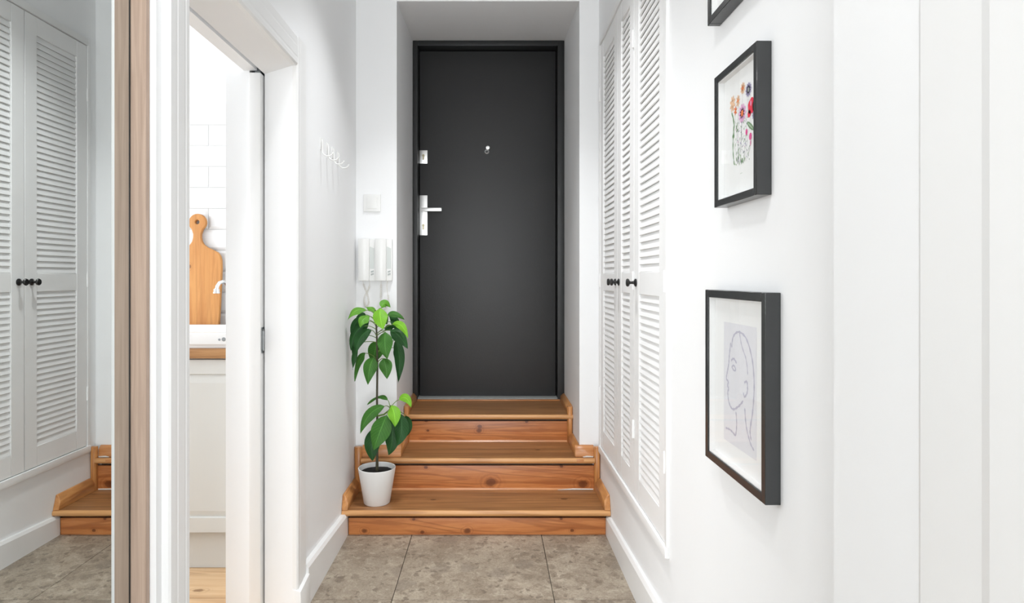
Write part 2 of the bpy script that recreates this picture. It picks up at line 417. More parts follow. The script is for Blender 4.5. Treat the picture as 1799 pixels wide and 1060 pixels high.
# hall behind the mirror door, and the room behind the camera with its window
b = MB()
b.box(-0.95, -0.772, 0.05, 1.30, 0, CEIL)
b.box(-0.95, -0.72, 0.05, 0.30, 0, CEIL)
struct(b.build('wall_wardrobe', M['wall']), 'white wall behind the mirrored sliding door')
b = MB()
b.box(-2.4, -0.95, 0.05, 0.15, 0, CEIL); b.box(0.56, 3.6, 0.05, 0.15, 0, CEIL)
b.box(-2.4, -2.3, -3.3, 0.05, 0, CEIL); b.box(3.5, 3.6, -3.3, 0.05, 0, CEIL)
b.box(-2.3, -1.75, -3.3, -3.1, 0, CEIL); b.box(1.05, 3.5, -3.3, -3.1, 0, CEIL)
b.box(-1.75, 1.05, -3.3, -3.1, 0, 0.05); b.box(-1.75, 1.05, -3.3, -3.1, 2.1, CEIL)
struct(b.build('wall_front', M['wall']), 'white walls of the room the hall opens from')
def window(name, x0, x1, z0, z1, plane, axis, label):
    def bx(b, u0, u1, d0, d1, w0, w1):
        return b.box(u0, u1, d0, d1, w0, w1) if axis == 'y' else b.box(d0, d1, u0, u1, w0, w1)
    b = MB(); t = 0.06; d0, d1 = plane, plane+0.06
    bx(b, x0, x0+t, d0, d1, z0, z1); bx(b, x1-t, x1, d0, d1, z0, z1)
    bx(b, x0+t, x1-t, d0, d1, z0, z0+t); bx(b, x0+t, x1-t, d0, d1, z1-t, z1)
    m = (x0+x1)/2; bx(b, m-t/2, m+t/2, d0, d1, z0+t, z1-t)
    w = struct(b.build(name, M['gloss']), label)
    for a, c in ((x0+t, m-t/2), (m+t/2, x1-t)):
        q = MB(); bx(q, a, c, plane+0.025, plane+0.031, z0+t, z1-t); q.build('pane', M['glass'], w)
window('window_1', -1.75, 1.05, 0.05, 2.1, -3.24, 'y', 'wide white window of the room behind the hall')

# kitchen shell
KY = 3.10
b = MB(); b.box(-3.5, XK+0.1, 0.85, 3.2, -0.12, -0.02)
kf = struct(b.build('floor_kitchen', M['grout']), 'kitchen floor of wide pale pine boards')
for k, (y0, y1) in enumerate([(2.535, 2.72), (2.351, 2.535), (2.167, 2.351), (1.983, 2.167), (1.799, 1.983), (1.615, 1.799), (1.431, 1.615), (1.247, 1.431)]):
    yc = (y0+y1)/2
    q = MB(); q.box(-1.25, 0.324, y0+0.001-yc, y1-0.001-yc, -0.02, 0)
    q.build('plank', M['plank_knot'] if k == 1 else M['plank'], kf, bevel=0.001, loc=(-1.25, yc, 0), seg=1)
b = MB(); b.box(XK, XL+0.0005, OY0+0.001, OY1-0.001, -0.018, 0.001); b.build('door_saddle', M['plank'], kf, bevel=0.001, seg=1)
b = MB(); b.box(-3.5, XK+0.09, KY, 3.22, 0, CEIL)
kb = struct(b.build('wall_kitchen', M['wall']), 'kitchen wall clad in white bevelled tiles')
b = MB(); b.box(-2.0, XK-0.001, KY-0.003, KY+0.001, 0.90, 2.06); b.build('grout_bed', M['grout_white'], kb)
tl, th, pit, tlen = 0.2085, 0.1005, 0.1033, 0.211
b = MB(); e = 0.013; hx, hz = tl/2, th/2
b.add([(-hx,0,-hz),(hx,0,-hz),(hx,0,hz),(-hx,0,hz),(-hx,-.003,-hz),(hx,-.003,-hz),(hx,-.003,hz),(-hx,-.003,hz),(-hx+e,-.0085,-hz+e),(hx-e,-.0085,-hz+e),(hx-e,-.0085,hz-e),(-hx+e,-.0085,hz-e)],
      [(0,1,5,4),(1,2,6,5),(2,3,7,6),(3,0,4,7),(4,5,9,8),(5,6,10,9),(6,7,11,10),(7,4,8,11),(8,9,10,11)])
tile_me = b.mesh('wall_tile', M['tile_white'])
for r in range(-9, 2):
    zc = 1.854+pit*(r+0.5)
    off = -1.3916 if r % 2 == 0 else -1.286
    for c in range(-3, 2):
        xc = off+tlen*(c+0.5)
        if xc+hx > XK-0.002 or xc-hx < -2.0: continue
        link('wall_tile', tile_me, kb, (xc, KY-0.003, zc))
b = MB()
b.box(-3.5, XK+0.02, 0.80, 0.90, 0, CEIL)
b.box(-3.5, -3.4, 0.90, 1.05, 0, CEIL); b.box(-3.5, -3.4, 2.75, 3.1, 0, CEIL)
b.box(-3.5, -3.4, 1.05, 2.75, 0, 0.9); b.box(-3.5, -3.4, 1.05, 2.75, 2.4, CEIL)
b.box(-0.95, XK+0.02, 0.9, 1.30, 0, CEIL)
struct(b.build('wall_kitchen_side', M['wall']), 'white kitchen side walls')
window('window_2', 1.05, 2.75, 0.9, 2.4, -3.47, 'x', 'white kitchen window')

# ------------------------------------------------------------------ added ceiling fill spots, out of view, to brighten side walls and floor
def fill_downlight(x, y, power, spread, label):
    t = thing('fill_spot', label, 'fill light', (x, y, CEIL), 'added fill spots on the hall ceiling')
    b = MB(); b.lathe([(0.075, 0), (0.095, 0), (0.095, -0.008), (0.085, -0.014), (0.075, -0.010), (0.075, 0)], 'z', (0, 0, 0), 28, False); b.build('trim_ring', M['gloss'], t, smooth=True)
    m = NT('fill_spot_lens'); m.b.inputs['Base Color'].default_value = (0.8, 0.8, 0.8, 1)
    m.b.inputs['Emission Color'].default_value = (1, 1, 1, 1); m.b.inputs['Emission Strength'].default_value = 1.0
    b = MB(); b.lathe([(0.0, -0.004), (0.075, -0.004)], 'z', (0, 0, 0), 28, False); b.build('lens', m.m, t)
    l = bpy.data.lights.new('fill_spot_light', 'AREA'); l.shape = 'DISK'; l.size = 0.15; l.energy = power; l.spread = math.radians(spread); l.color = (0.97, 0.985, 1.0)
    o = bpy.data.objects.new('fill_spot_light', l); COL.objects.link(o); o.parent = t; o.location = (0, 0, -0.012)
fill_downlight(-0.06, 2.45, 3.2, 86, 'added unseen fill spot above the foot of the stairs')
fill_downlight(-0.34, 0.42, 4.2, 150, 'added unseen fill spot beside the mirrored sliding door')

# ------------------------------------------------------------------ staircase
ST = Vector((0, 2.932, 0))
stairs = thing('staircase', 'short flight of three varnished pine steps up to the front door', 'stairs', ST)
def Y(y): return y-ST.y
Z1, Z2, Z3 = 0.122, 0.288, 0.444
R1, R2, R3 = 2.932, 3.197, 3.498
def riser(x0, x1, y, z0, z1):
    b = MB(); b.box(x0, x1, Y(y), Y(y)+0.02, z0, z1); b.build('riser', M['riser'], stairs, bevel=0.0015)
riser(-0.664, 0.5375, R1, 0.0, Z1-0.044)  # risers stop short, leaving a slot for the dark line below each nosing
riser(XL+0.001, XR-0.001, R2, Z1, Z2-0.044)
riser(NX0+0.001, NX1-0.001, R3, Z2, Z3-0.042)
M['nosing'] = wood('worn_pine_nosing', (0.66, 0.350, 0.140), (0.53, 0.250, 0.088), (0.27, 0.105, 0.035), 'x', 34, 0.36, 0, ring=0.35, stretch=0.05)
TT = 0.027
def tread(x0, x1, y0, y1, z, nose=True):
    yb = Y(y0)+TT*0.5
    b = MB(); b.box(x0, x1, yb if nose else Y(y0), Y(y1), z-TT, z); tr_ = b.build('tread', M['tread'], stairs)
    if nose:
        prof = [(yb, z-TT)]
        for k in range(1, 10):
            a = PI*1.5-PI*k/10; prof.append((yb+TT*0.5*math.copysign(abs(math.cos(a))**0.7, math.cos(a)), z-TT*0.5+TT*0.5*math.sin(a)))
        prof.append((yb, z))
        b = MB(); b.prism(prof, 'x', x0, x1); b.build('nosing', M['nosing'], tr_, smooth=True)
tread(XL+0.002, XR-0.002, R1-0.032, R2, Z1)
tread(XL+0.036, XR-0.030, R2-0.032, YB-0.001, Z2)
tread(NX0+0.001, NX1-0.001, YB, R3, Z2, False)
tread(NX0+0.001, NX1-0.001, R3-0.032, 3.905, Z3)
b = MB(); b.box(XL+0.003, XR-0.003, Y(R1)+0.028, Y(YB)-0.004, 0.0, Z1-TT-0.001); b.box(NX0+0.003, NX1-0.003, Y(YB)-0.004, Y(4.05), 0.0, Z2-TT-0.001)
b.box(XL+0.04, XR-0.034, Y(R2)+0.022, Y(YB)-0.003, Z1-TT-0.001, Z2-TT-0.001); b.box(NX0+0.003, NX1-0.003, Y(R3)+0.024, Y(4.05), Z2-TT-0.001, Z3-TT-0.001)
b.build('carcase', M['dark_gap'], stairs)  # dark fill seen through the slots, standing in for shade and dirt under nosings
# fillets between riser foot and tread
for x0, x1, y, z in ((XL+0.03, XR-0.03, R2, Z1), (NX0+0.03, NX1-0.03, R3, Z2)):
    b = MB(); b.prism([(Y(y)-0.007, z), (Y(y), z+0.008), (Y(y), z)], 'x', x0, x1); b.build('fillet_strip', M['skirt_x'], stairs)
# skirting mouldings: chamfered lengths on side walls, uprights beside the risers, ledges on the back wall
def along_y(side, xw, y0, y1, z, h, t=0.026, tip=0.02):
    s = side
    b = MB()
    pr = [(xw, z), (xw-s*t, z), (xw-s*t, z+h*0.62), (xw-s*(t*0.35), z+h), (xw, z+h)]
    n = len(pr)
    zs = lambda p: (p[1]-z)/h
    v = [(p[0], Y(y0)+tip*zs(p), p[1]) for p in pr]+[(p[0], Y(y1), p[1]) for p in pr]
    fs = [tuple(range(n)), tuple(range(2*n-1, n-1, -1))]+[(i, i+n, (i+1) % n+n, (i+1) % n) for i in range(n)]
    b.add(v, fs); b.build('skirting', M['skirt'], stairs, bevel=0.0015, seg=1)
def upright(side, xw, yr, z0, z1, w=0.036, d=0.026):
    s = side; b = MB()
    b.prism([(xw, Y(yr)), (xw, Y(yr)-d*0.55), (xw-s*w*0.25, Y(yr)-d), (xw-s*w*0.8, Y(yr)-d), (xw-s*w, Y(yr)-d*0.6), (xw-s*w, Y(yr))], 'z', z0, z1)
    b.build('corner_upright', M['skirt_z'], stairs, bevel=0.0015, seg=1)
HS = 0.056
for s, xw, nx in ((-1, XL, NX0), (1, XR, NX1)):
    along_y(s, xw-s*0.001, R1-0.026, R2-0.026, Z1, 0.066, 0.028, 0.022)
    upright(s, xw-s*0.001, R2, Z1, Z2+HS, 0.036 if s < 0 else 0.030)
    b = MB(); t = 0.026       # ledge on the back wall, standing on the second tread
    y1 = Y(YB)-0.001
    b.prism([(y1-t, Z2), (y1-t, Z2+HS*0.7), (y1-t*0.35, Z2+HS), (y1, Z2+HS), (y1, Z2)], 'x', xw-s*(0.036 if s < 0 else 0.030), nx-s*0.026)
    b.build('skirting', M['skirt_x'], stairs, bevel=0.0015, seg=1)
    along_y(s, nx-s*0.001, YB-0.024, R3-0.024, Z2, HS, 0.026, 0.012)
    upright(s, nx-s*0.001, R3, Z2, Z3+0.045, 0.030, 0.03)
    along_y(s, nx-s*0.001, R3-0.012, 3.872, Z3, 0.045, 0.026, 0.014)
b = MB(); b.box(NX0+0.03, NX1-0.03, Y(3.860), Y(3.8755), Z3, Z3+0.008); b.build('threshold_strip', M['skirt_x'], stairs, bevel=0.002)
# pale plug in the nosing and dabs of white caulk in the corners
b = MB(); b.box(0.435, 0.470, Y(R2)-0.0335, Y(R2)-0.025, Z2-0.021, Z2-0.003); b.build('nosing_patch', M['skirt_x'], stairs, bevel=0.002)
for pts, rad in (([(0.47, Y(YB)-0.031, Z2+0.001), (0.49, Y(YB)-0.030, Z2+0.003), (0.522, Y(YB)-0.030, Z2+0.002)], [0.002, 0.004, 0.003]),
                 ([(0.34, Y(R2)-0.010, Z1+0.002), (0.42, Y(R2)-0.008, Z1+0.005), (0.52, Y(R2)-0.008, Z1+0.004)], [0.001, 0.004, 0.003]),
                 ([(0.40, Y(R1)-0.012, Z1-0.026), (0.48, Y(R1)-0.01, Z1-0.027), (0.53, Y(R1)-0.014, Z1-0.024)], [0.001, 0.004, 0.003])):
    b = MB(); b.tube(pts, rad, 6); b.build('caulk', M['caulk'], stairs, smooth=True)

# ------------------------------------------------------------------ front door
DF = 3.878
door = thing('front_door', 'charcoal black front door with steel lock plates in a black frame', 'door', (-0.0105, DF, Z3+0.0008))
def DX(x): return x+0.0105
def DZ(z): return z-(Z3+0.0008)
ftop, fl, fr = 2.670, -0.481, 0.4555
b = MB()
b.box(DX(fl), DX(fl+0.029), 0, 0.16, 0.0, DZ(ftop)); b.build('frame_jamb', M['door_frame'], door, bevel=0.002)
b = MB(); b.box(DX(fr-0.041), DX(fr), 0, 0.16, 0.0, DZ(ftop)); b.build('frame_jamb', M['door_frame'], door, bevel=0.002)
b = MB(); b.box(DX(fl+0.029), DX(fr-0.041), 0, 0.16, DZ(ftop-0.032), DZ(ftop)); b.build('frame_head', M['door_frame'], door, bevel=0.002)
LY = 0.078
b = MB(); b.box(DX(fl+0.034), DX(fr-0.046), LY, LY+0.05, 0.012, DZ(ftop-0.038)); leaf = b.build('door_leaf', M['door'], door, bevel=0.003)
b = MB(); b.box(DX(fl+0.02), DX(fr-0.03), 0.012, LY+0.06, 0, 0.012); b.build('threshold', M['threshold'], door, bevel=0.001)
def plate(z0, z1, name):
    q = MB(); q.box(DX(-0.449), DX(-0.398), LY-0.008, LY+0.001, DZ(z0), DZ(z1)); return q.build(name, M['steel'], door, bevel=0.002)
p1 = plate(1.470, 1.722, 'handle_plate'); p2 = plate(1.922, 2.006, 'lock_plate')
b = MB(); b.lathe([(0.012, 0), (0.012, -0.045)], 'y', (DX(-0.425), LY-0.008, DZ(1.628)), 16)
b.build('lever_neck', M['steel'], p1, smooth=True)
b = MB(); b.box(DX(-0.434), DX(-0.305), LY-0.062, LY-0.046, DZ(1.616), DZ(1.638)); b.build('lever_handle', M['steel'], p1, bevel=0.003)
def cyl(z, par):
    q = MB(); q.lathe([(0.0085, 0), (0.0085, -0.006)], 'y', (DX(-0.4235), LY-0.008, DZ(z)+0.008), 14)
    q.box(DX(-0.4285), DX(-0.4185), LY-0.013, LY-0.008, DZ(z)-0.018, DZ(z)+0.004)
    q.build('lock_cylinder', M['brass'], par, bevel=0.0008, seg=1)
    q = MB(); q.box(DX(-0.4245), DX(-0.4225), LY-0.0146, LY-0.0138, DZ(z)+0.003, DZ(z)+0.013); q.build('keyhole', M['black_knob'], par)
cyl(1.524, p1); cyl(1.964, p2)
b = MB(); b.lathe([(0.004, 0), (0.0145, -0.002), (0.0145, -0.007), (0.011, -0.009), (0.009, -0.006), (0.0, -0.005)], 'y', (DX(-0.024), LY, DZ(1.998)), 18, False); ph = b.build('peephole', M['steel'], door, smooth=True)
b = MB(); b.lathe([(0.0, 0), (0.0085, -0.0005)], 'y', (DX(-0.024), LY-0.006, DZ(1.998)), 14, False); b.build('lens', M['black_knob'], ph)
b = MB(); b.lathe([(0.013, -0.006), (0.0135, -0.010), (0.011, -0.0125), (0.0, -0.013)], 'y', (DX(-0.018), LY, DZ(2.021)), 18, False); b.lathe([(0.004, 0), (0.004, -0.008)], 'y', (DX(-0.018), LY, DZ(2.021)), 8)
b.build('peephole_cover', M['steel'], ph, smooth=True)

# ------------------------------------------------------------------ louvered wall cupboard in the right wall
CR = Vector((XR, Y0c, Z0c))
cup = thing('louvered_cupboard', 'built-in white cupboard with three tall louvered doors in right wall', 'cupboard', CR)
def cy(y): return y-CR.y
def cz(z): return z-CR.z
b = MB()
b.box(-0.010, 0.03, cy(Y0c), cy(1.973), 0, cz(Z1c)); b.box(-0.010, 0.03, cy(3.147), cy(Y1c), 0, cz(Z1c))
b.box(-0.012, 0.03, cy(1.973), cy(3.147), cz(2.368), cz(Z1c))
b.build('frame', M['louver'], cup, bevel=0.0015)
b = MB(); b.box(-0.014, 0.03, cy(Y0c)+0.001, cy(Y1c)-0.001, 0.0, cz(0.357)); b.build('sill', M['louver'], cup, bevel=0.003)
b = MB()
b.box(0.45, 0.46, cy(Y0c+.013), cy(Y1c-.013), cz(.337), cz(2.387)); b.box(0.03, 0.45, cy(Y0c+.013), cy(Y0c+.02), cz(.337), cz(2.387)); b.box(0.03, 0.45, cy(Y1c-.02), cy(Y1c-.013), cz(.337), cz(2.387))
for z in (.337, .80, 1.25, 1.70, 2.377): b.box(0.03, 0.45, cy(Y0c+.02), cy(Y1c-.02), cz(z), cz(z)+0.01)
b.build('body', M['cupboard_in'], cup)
PITCH = 0.027
def louver_door(y0, y1, l0, l1, knob_y, hinge_y):
    x0, x1 = -0.006, 0.018
    b = MB()
    zb, zt = cz(0.360), cz(2.365)
    b.box(x0, x1, cy(y0)+.0015, cy(l0), zb, zt); b.box(x0, x1, cy(l1), cy(y1)-.0015, zb, zt)
    for a, c in ((0.360, 0.450), (1.140, 1.222), (2.285, 2.365)): b.box(x0+0.001, x1, cy(l0), cy(l1), cz(a), cz(c))
    d = b.build('door', M['louver'], cup, bevel=0.0015, seg=1)
    q = MB(); w, t = 0.0282, 0.0060; L = (l1-l0)/2-0.0004
    up = Vector((0.27, 0, 0.963)); nn = Vector((-0.963, 0, 0.27))      # slat rises inwards
    pts = []
    for a, c in ((-1, -1), (1, -1), (1, 1), (-1, 1)):
        pts.append(up*(a*w/2)+nn*(c*t/2))
    q.hexa([(pts[k].x, yy, pts[k].z) for yy in (-L, L) for k in range(4)])
    me = q.mesh('slat', M['louver'], bevel=0.0012, seg=1)
    ym = cy((l0+l1)/2)
    for za, zc2 in ((0.450, 1.140), (1.222, 2.285)):
        n = int(round((zc2-za)/PITCH)); p = (zc2-za)/n
        for k in range(n): link('slat', me, d, (0.0035, ym, cz(za+p*(k+0.5))))
    if knob_y:
        q = MB(); q.lathe([(0.015, 0), (0.015, -0.004), (0.012, -0.006), (0.006, -0.009), (0.005, -0.020), (0.007, -0.025), (0.014, -0.028), (0.0155, -0.033), (0.013, -0.037), (0.0, -0.038)], 'x', (x0, cy(knob_y), cz(1.183)), 18)
        q.build('knob', M['black_knob'], d, smooth=True)
    for hz_ in (0.62, 1.19, 2.12):
        q = MB(); q.lathe([(0.004, -0.035), (0.005, -0.034), (0.005, 0.034), (0.004, 0.035)], 'z', (x0-0.003, cy(hinge_y), cz(hz_)), 8)
        q.build('hinge', M['louver'], d, smooth=True)
    return d
louver_door(2.725, 3.145, 2.800, 3.070, 2.765, 3.146)
louver_door(2.410, 2.725, 2.486, 2.650, 2.690, 2.411)
louver_door(1.975, 2.410, 2.052, 2.335, 2.375, 1.974)

# ------------------------------------------------------------------ mirrored sliding door on the left
MX = -0.737
mir = thing('mirror_door', 'full-height mirrored sliding door with pale oak edge profile', 'mirror', (MX, 1.296, 0.0))
b = MB(); b.box(-0.006, 0, -0.96, -0.014, 0.02, 2.52); b.build('mirror_pane', M['mirror'], mir)
b = MB(); b.box(-0.02, 0.0325, -0.014, 0.0, 0.001, 2.54); b.build('stile', M['oak'], mir, bevel=0.001, seg=1)
b = MB(); b.box(-0.02, 0.034, -0.99, -0.96, 0.001, 2.54); b.build('stile', M['oak'], mir, bevel=0.001, seg=1)
b = MB(); b.box(-0.02, 0.01, -0.96, -0.014, 0.001, 0.02); b.build('rail', M['oak'], mir)
b = MB(); b.box(-0.02, 0.01, -0.96, -0.014, 2.52, 2.54); b.build('rail', M['oak'], mir)
b = MB(); b.box(-0.002, 0.0012, -0.0165, -0.0138, 0.02, 2.52); b.build('seal', M['black_knob'], mir)

# ------------------------------------------------------------------ pocket door
pd = thing('pocket_door', 'white sliding pocket door mostly pushed into the wall by the kitchen', 'door', (-0.815, 2.165, 0.006))
b = MB(); b.box(-0.020, 0.020, 0, 0.14, 0, 1.905); b.build('leaf', M['gloss'], pd, bevel=0.004)
b = MB(); zc = 1.2-0.006-110*2.165/1102
b.tube([(0.0195, 0.02, zc-0.040), (0.0285, 0.006, zc-0.033), (0.0285, 0.006, zc+0.033), (0.0195, 0.02, zc+0.040)], 0.0032, 8)
b.box(0.0195, 0.0215, 0.008, 0.035, zc-0.045, zc+0.045)
b.build('edge_pull', M['grey_steel'], pd, smooth=True)
b = MB(); b.box(-0.010, 0.010, 0.03, 0.12, 1.905, 1.95); b.lathe([(0.012, -0.012), (0.012, 0.012)], 'x', (0, 0.06, 1.955), 12); b.build('roller_hanger', M['grey_steel'], pd)
b = MB(); b.box(-0.8285, -0.8, OY0+0.01, 3.04, 1.99, 2.018)
struct(b.build('trim_3', M['grey_steel']), 'dark sliding track above the pocket door')

# ------------------------------------------------------------------ kitchen furniture
def cabinet(x0, x1, label):
    c = thing('base_cabinet', label, 'cabinet', ((x0+x1)/2, 2.57, 0), 'kitchen base cabinets')
    w = (x1-x0)/2-0.0008
    b = MB(); b.box(-w, w, 0.001, 0.5, 0.155, 0.873); b.build('body', M['cabinet'], c)
    b = MB(); b.box(-w, w, 0.028, 0.045, 0.001, 0.155); b.build('plinth', M['cabinet'], c)
    z0, z1, y = 0.166, 0.868, -0.02
    wo, wi, wb = w-0.002, w-0.058, w-0.085
    zo0, zo1, zi0, zi1, zb0, zb1 = z0, z1, z0+0.058, z1-0.058, z0+0.085, z1-0.095
    b = MB()
    def ring(a, za, zb_, yy): return [(-a, yy, za), (a, yy, za), (a, yy, zb_), (-a, yy, zb_)]
    v = ring(wo, zo0, zo1, 0) + ring(wo, zo0, zo1, y) + ring(wi, zi0, zi1, y) + ring(wi-0.004, zi0+0.004, zi1-0.004, y+0.010) + ring(wb, zb0, zb1, y+0.004)
    fs = []
    for r in range(4):
        for k in range(4): fs.append((r*4+k, r*4+(k+1) % 4, (r+1)*4+(k+1) % 4, (r+1)*4+k))
    fs += [(16, 17, 18, 19), (3, 2, 1, 0)]
    b.add(v, fs); b.build('door', M['cabinet'], c)
    return c
cabinet(-1.47, -0.93, 'warm white panelled base cabinet under the sink')
cabinet(-2.01, -1.472, 'warm white base cabinet next to the sink cabinet')
b = MB(); b.box(-0.54, 0.54, -0.040, 0.528, 0, 0.0395)
o = b.build('worktop', M['worktop'], None, bevel=0.002, loc=(-1.47, 2.57, 0.8755))
o['label'] = 'oiled oak kitchen worktop on the base cabinets'; o['category'] = 'worktop'
# ceramic sink standing on the worktop
sk = thing('kitchen_sink', 'white ceramic sink set on the oak worktop', 'sink', (-1.245, 2.77, 0.9155))
b = MB(); sw, sd, hh = 0.29, 0.232, 0.0635
def rr(a, d_, z): return [(-a, -d_, z), (a, -d_, z), (a, d_, z), (-a, d_, z)]
v = rr(sw-.006, sd-.006, 0)+rr(sw-.004, sd-.004, 0.012)+rr(sw, sd, 0.016)+rr(sw, sd, hh-0.004)+rr(sw-0.004, sd-0.004, hh)+rr(sw-0.032, sd-0.032, hh)+rr(sw-0.04, sd-0.04, hh-0.006)+rr(sw-0.06, sd-0.06, 0.008)
fs = [(3, 2, 1, 0)]
for r in range(7):
    for k in range(4): fs.append((r*4+k, r*4+(k+1) % 4, (r+1)*4+(k+1) % 4, (r+1)*4+k))
fs.append((28, 29, 30, 31)); b.add(v, fs); b.build('basin', M['ceramic'], sk, bevel=0.0025)
b = MB(); b.lathe([(0.0, -0.0022), (0.007, -0.002), (0.0085, 0)], 'y', (0.165, -sd, 0.037), 14, False); b.lathe([(0.0, -0.0022), (0.004, -0.002), (0.005, 0)], 'y', (0.147, -sd, 0.0355), 12, False)
b.build('emblem', M['grey_steel'], sk)
# tap
tp = thing('kitchen_tap', 'chrome tap with curved spout behind the sink', 'tap', (-1.20, 3.040, 0.9155))
b = MB(); b.lathe([(0.026, 0), (0.026, 0.006), (0.016, 0.012), (0.014, 0.20), (0.018, 0.205), (0.018, 0.25), (0.010, 0.262), (0.0, 0.263)], 'z', (0, 0, 0), 18); body = b.build('body', M['chrome'], tp, smooth=True)
sp = [(-0.002, -0.01, 0.233)]
ctrl = [(-0.004, -0.012, 0.240), (-0.030, -0.022, 0.240), (-0.045, -0.032, 0.238), (-0.052, -0.045, 0.246), (-0.056, -0.068, 0.262), (-0.063, -0.088, 0.268), (-0.071, -0.104, 0.262), (-0.076, -0.113, 0.246), (-0.0775, -0.116, 0.232)]
b = MB(); b.tube(ctrl, [0.0075, 0.0075, 0.0075, 0.008, 0.0085, 0.009, 0.009, 0.0085, 0.0085], 12); b.build('spout', M['chrome'], tp, smooth=True)
b = MB(); b.lathe([(0.0125, 0.016), (0.0135, 0.012), (0.0135, 0.004), (0.0155, 0.002), (0.0155, -0.004), (0.012, -0.006)], 'z', (-0.0778, -0.1165, 0.218), 16); b.build('aerator', M['chrome'], tp, smooth=True)
b = MB(); b.tube([(0.012, 0, 0.24), (0.05, -0.01, 0.262), (0.075, -0.012, 0.268)], [0.006, 0.005, 0.006], 8); b.build('lever', M['chrome'], tp, smooth=True)
# cutting board: outline with a hole, leaning on the tiles
def outline_mesh(name, outer, hole, depth, bev, mat):
    cu = bpy.data.curves.new(name, 'CURVE'); cu.dimensions = '2D'; cu.fill_mode = 'BOTH'; cu.extrude = depth/2-bev; cu.bevel_depth = bev; cu.bevel_resolution = 2
    for loop in [outer]+([hole] if hole else []):
        s = cu.splines.new('POLY'); s.points.add(len(loop)-1); s.use_cyclic_u = True
        for p, q in zip(s.points, loop): p.co = (q[0], q[1], 0, 1)
    o = bpy.data.objects.new(name, cu); COL.objects.link(o)
    dg = bpy.context.evaluated_depsgraph_get()
    me = bpy.data.meshes.new_from_object(o.evaluated_get(dg)); me.name = name
    bpy.data.objects.remove(o); bpy.data.curves.remove(cu)
    me.transform(Matrix.Rotation(PI/2, 4, 'X'))       # stand it up, grain along z
    me.materials.clear(); me.materials.append(mat)
    for p in me.polygons: p.use_smooth = True; p.material_index = 0
    try: me.set_sharp_from_angle(angle=math.radians(35))
    except Exception: pass
    return me
right = [(0.088, 0.002), (0.101, 0.012), (0.108, 0.032), (0.112, 0.10), (0.116, 0.22), (0.1185, 0.33), (0.117, 0.370), (0.111, 0.392), (0.098, 0.408), (0.074, 0.420), (0.050, 0.431), (0.031, 0.445), (0.020, 0.462), (0.0155, 0.482), (0.0155, 0.500), (0.021, 0.516)]
ring_c, ring_r = 0.556, 0.039
arc = []
for k in range(19):
    a = math.radians(-52+k*(284/18)); arc.append((ring_r*math.cos(a), ring_c+ring_r*math.sin(a)))
outer = right+arc+[(-x, z) for x, z in reversed(right)]
hole = [(0.0145*math.cos(2*PI*k/20), ring_c+0.002+0.0145*math.sin(2*PI*k/20)) for k in range(20)]
cb = link('cutting_board', outline_mesh('cutting_board', outer, hole, 0.02, 0.004, M['board']), None, (-1.433, 3.050, 0.9165), (math.radians(-2.2), 0, 0))
cb['label'] = 'paddle-shaped wooden cutting board with hanging hole leaning against white tiles'; cb['category'] = 'cutting board'

# ------------------------------------------------------------------ things on the hall walls
# coat hooks on the left wall
def coat_hook(y, which):
    h = thing('coat_hook', 'small white curved coat hook on the left wall, '+which, 'hook', (XL, y, 1.694), 'row of white coat hooks')
    b = MB(); b.box(0, 0.0035, -0.006, 0.006, 0.028, 0.078); b.build('back_plate', M['plastic'], h, bevel=0.0015)
    pts = [(0.006, 0, 0.072), (0.0075, 0, 0.045)]
    for k in range(0, 11):
        a = PI+PI*0.86*k/10; pts.append((0.0305+0.023*math.cos(a), 0, 0.0255+0.0225*math.sin(a)))
    b = MB(); b.tube(pts, [0.003]*len(pts), 8); b.lathe([(0.0, -0.004), (0.0042, -0.001), (0.0042, 0.001), (0.0, 0.004)], 'z', pts[-1], 10, False)
    b.build('hook_arm', M['plastic'], h, smooth=True)
for y, which in ((2.55, 'closest to the kitchen doorway'), (2.643, 'second from the kitchen doorway'), (2.737, 'third from the kitchen doorway'), (2.83, 'closest to the back wall')):
    coat_hook(y, which)
# light switch
sw_ = thing('light_switch', 'square white light switch above the intercom handsets', 'switch', (-0.609, YB, 1.586))
b = MB(); b.box(-0.044, 0.044, -0.008, 0, -0.045, 0.045); b.build('frame', M['plastic'], sw_, bevel=0.003)
b = MB(); b.hexa([(-0.026, -0.008, -0.027), (0.026, -0.008, -0.027), (0.026, -0.007, -0.027), (-0.026, -0.007, -0.027), (-0.026, -0.0125, 0.027), (0.026, -0.0125, 0.027), (0.026, -0.007, 0.027), (-0.026, -0.007, 0.027)])
b.box(-0.0275, 0.0275, -0.0095, -0.007, -0.0285, 0.0285)
b.build('rocker', M['plastic'], sw_, bevel=0.001)
